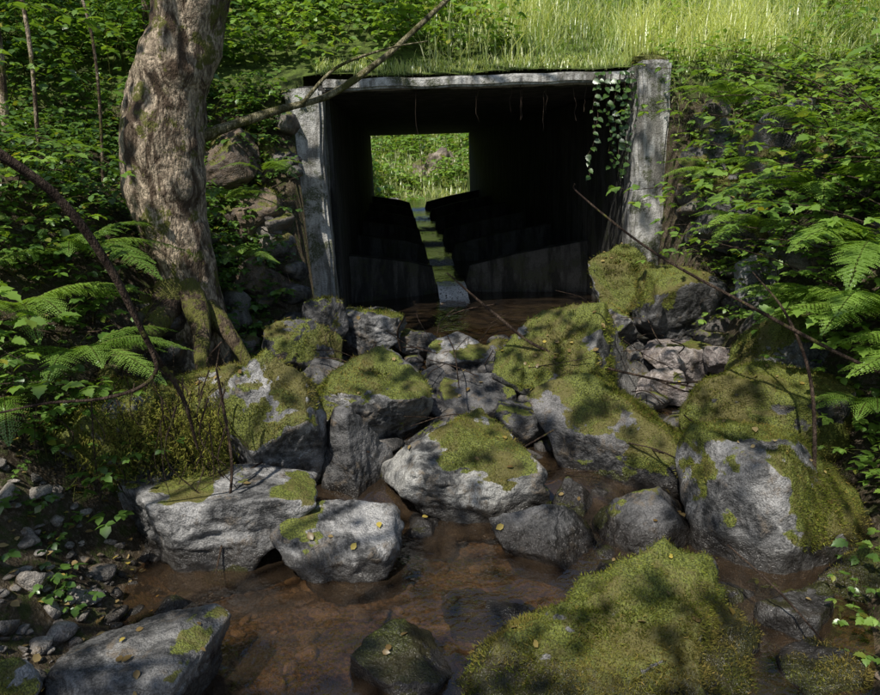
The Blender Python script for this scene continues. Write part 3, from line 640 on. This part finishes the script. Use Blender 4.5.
# ---------------------------------------------------------------- dead branches and sticks
limb('dead_branch',[(-1.75,2.4,2.5),(-1.52,2.55,2.18),(-1.37,2.6,2.05),(-1.24,2.7,1.88),(-1.14,2.8,1.60),(-1.07,2.9,1.25),(-1.0,3.0,.98),(-.98,3.05,.7)],[.022,.02,.02,.018,.016,.013,.01,.006],M_twig,90,10,.15,None,61)
limb('dead_branch',[(-1.07,2.9,1.25),(-1.06,2.9,1.14),(-1.14,2.88,1.07),(-1.3,2.85,1.04),(-1.5,2.8,1.05),(-1.8,2.8,1.0)],[.01,.009,.008,.007,.006,.004],M_twig,60,8,.15,None,62)
limb('stick',[(.36,4.9,1.17),(.7,4.82,.86),(1.0,4.7,.63),(1.45,4.45,.52),(1.95,4.2,.44)],[.006,.011,.012,.01,.006],M_twig,60,8,.2,None,63)
limb('bare_cane',[(1.10,4.2,1.80),(1.14,4.2,1.73),(1.48,3.9,1.42),(1.89,3.6,1.16),(2.46,3.2,.84),(3.0,3.0,.7)],[.004,.006,.008,.009,.011,.012],M_twig,60,8,.15,None,64)
limb('stick',[(-.93,3.35,1.0),(-.92,3.35,.8),(-.90,3.3,.5),(-.93,3.2,.25),(-.98,3.05,.02)],[.006,.008,.008,.007,.005],M_twig,50,8,.2,None,65)
limb('stick',[(.0,5.6,.4),(-.02,5.5,.6),(.05,5.4,.75)],[.01,.009,.005],M_twig,30,8,.2,None,66)
limb('bare_cane',[(2.05,3.0,-.05),(2.1,3.1,.4),(2.15,3.3,.8),(2.1,3.5,1.1),(2.0,3.7,1.3)],[.012,.01,.009,.007,.004],M_twig,50,8,.2,None,67)
limb('stick',[(1.35,2.5,.35),(1.5,2.35,.22),(1.62,2.2,.08)],[.004,.005,.004],M_twig,30,6,.1,None,68)
S=Batch()
n=170; x=rng.uniform(-2.2,2.4,n); y=rng.uniform(3.4,6.4,n); L=rng.uniform(.15,.6,n); a=rng.uniform(0,6.28,n); z=ground(x,y)+rng.uniform(.08,.45,n)*(np.abs(x-.5)<1.6)+.03
P=[]
for i in range(n):
    d=np.array([math.cos(a[i]),math.sin(a[i]),rng.normal()*.35]); p=np.array([x[i],y[i],z[i]])
    P.append(spline([p-d*L[i]/2,p+rng.normal(size=3)*.03,p+d*L[i]/2],8))
V,F=tubes(np.array(P),rng.uniform(.002,.006,n)[:,None]*np.ones((1,8)),5); S.add(V,F)
P=[]
for i in range(200):
    p=np.array([rng.uniform(-2.2,-.9),rng.uniform(3.3,4.2),rng.uniform(.4,.95)]); l=rng.uniform(.15,.6)
    P.append(spline([p,p+np.array([rng.normal()*.06,-.05,-l*.5]),p+np.array([rng.normal()*.1,-.02,-l])],8))
V,F=tubes(np.array(P),rng.uniform(.0015,.006,200)[:,None]*np.linspace(1,.4,8)[None],5); S.add(V,F)
S.make('twigs',M_twig)
# ---------------------------------------------------------------- light
sd=Vector(SUN.tolist()).normalized()
w=bpy.data.worlds.new('World'); bpy.context.scene.world=w; w.use_nodes=True
nt=w.node_tree; sky=nt.nodes.new('ShaderNodeTexSky'); sky.sky_type='NISHITA'; sky.sun_disc=False
sky.sun_elevation=math.asin(sd.z); sky.sun_rotation=math.atan2(sd.x,sd.y)
bg=nt.nodes['Background']; nt.links.new(sky.outputs[0],bg.inputs[0]); bg.inputs[1].default_value=.12
L=bpy.data.lights.new('sun','SUN'); L.energy=5; L.angle=math.radians(.5); L.color=(1,.95,.87)
so=bpy.data.objects.new('sun',L); COL.objects.link(so); so.rotation_euler=(-sd).to_track_quat('-Z','Y').to_euler()
# ---------------------------------------------------------------- camera
cd=bpy.data.cameras.new('camera'); cam=bpy.data.objects.new('camera',cd); COL.objects.link(cam)
R=Matrix.Rotation(math.radians(-3.4),3,'Z')@Matrix.Rotation(math.radians(90-15.8),3,'X')@Matrix.Rotation(math.radians(-2),3,'Z')
cam.location=(0,0,2); cam.rotation_euler=R.to_euler(); cd.sensor_width=36; cd.lens=27.98; cd.clip_end=1000; cd.clip_start=.05
sc=bpy.context.scene; sc.camera=cam; sc.view_settings.view_transform='Standard'; sc.view_settings.look='None'; sc.view_settings.exposure=0
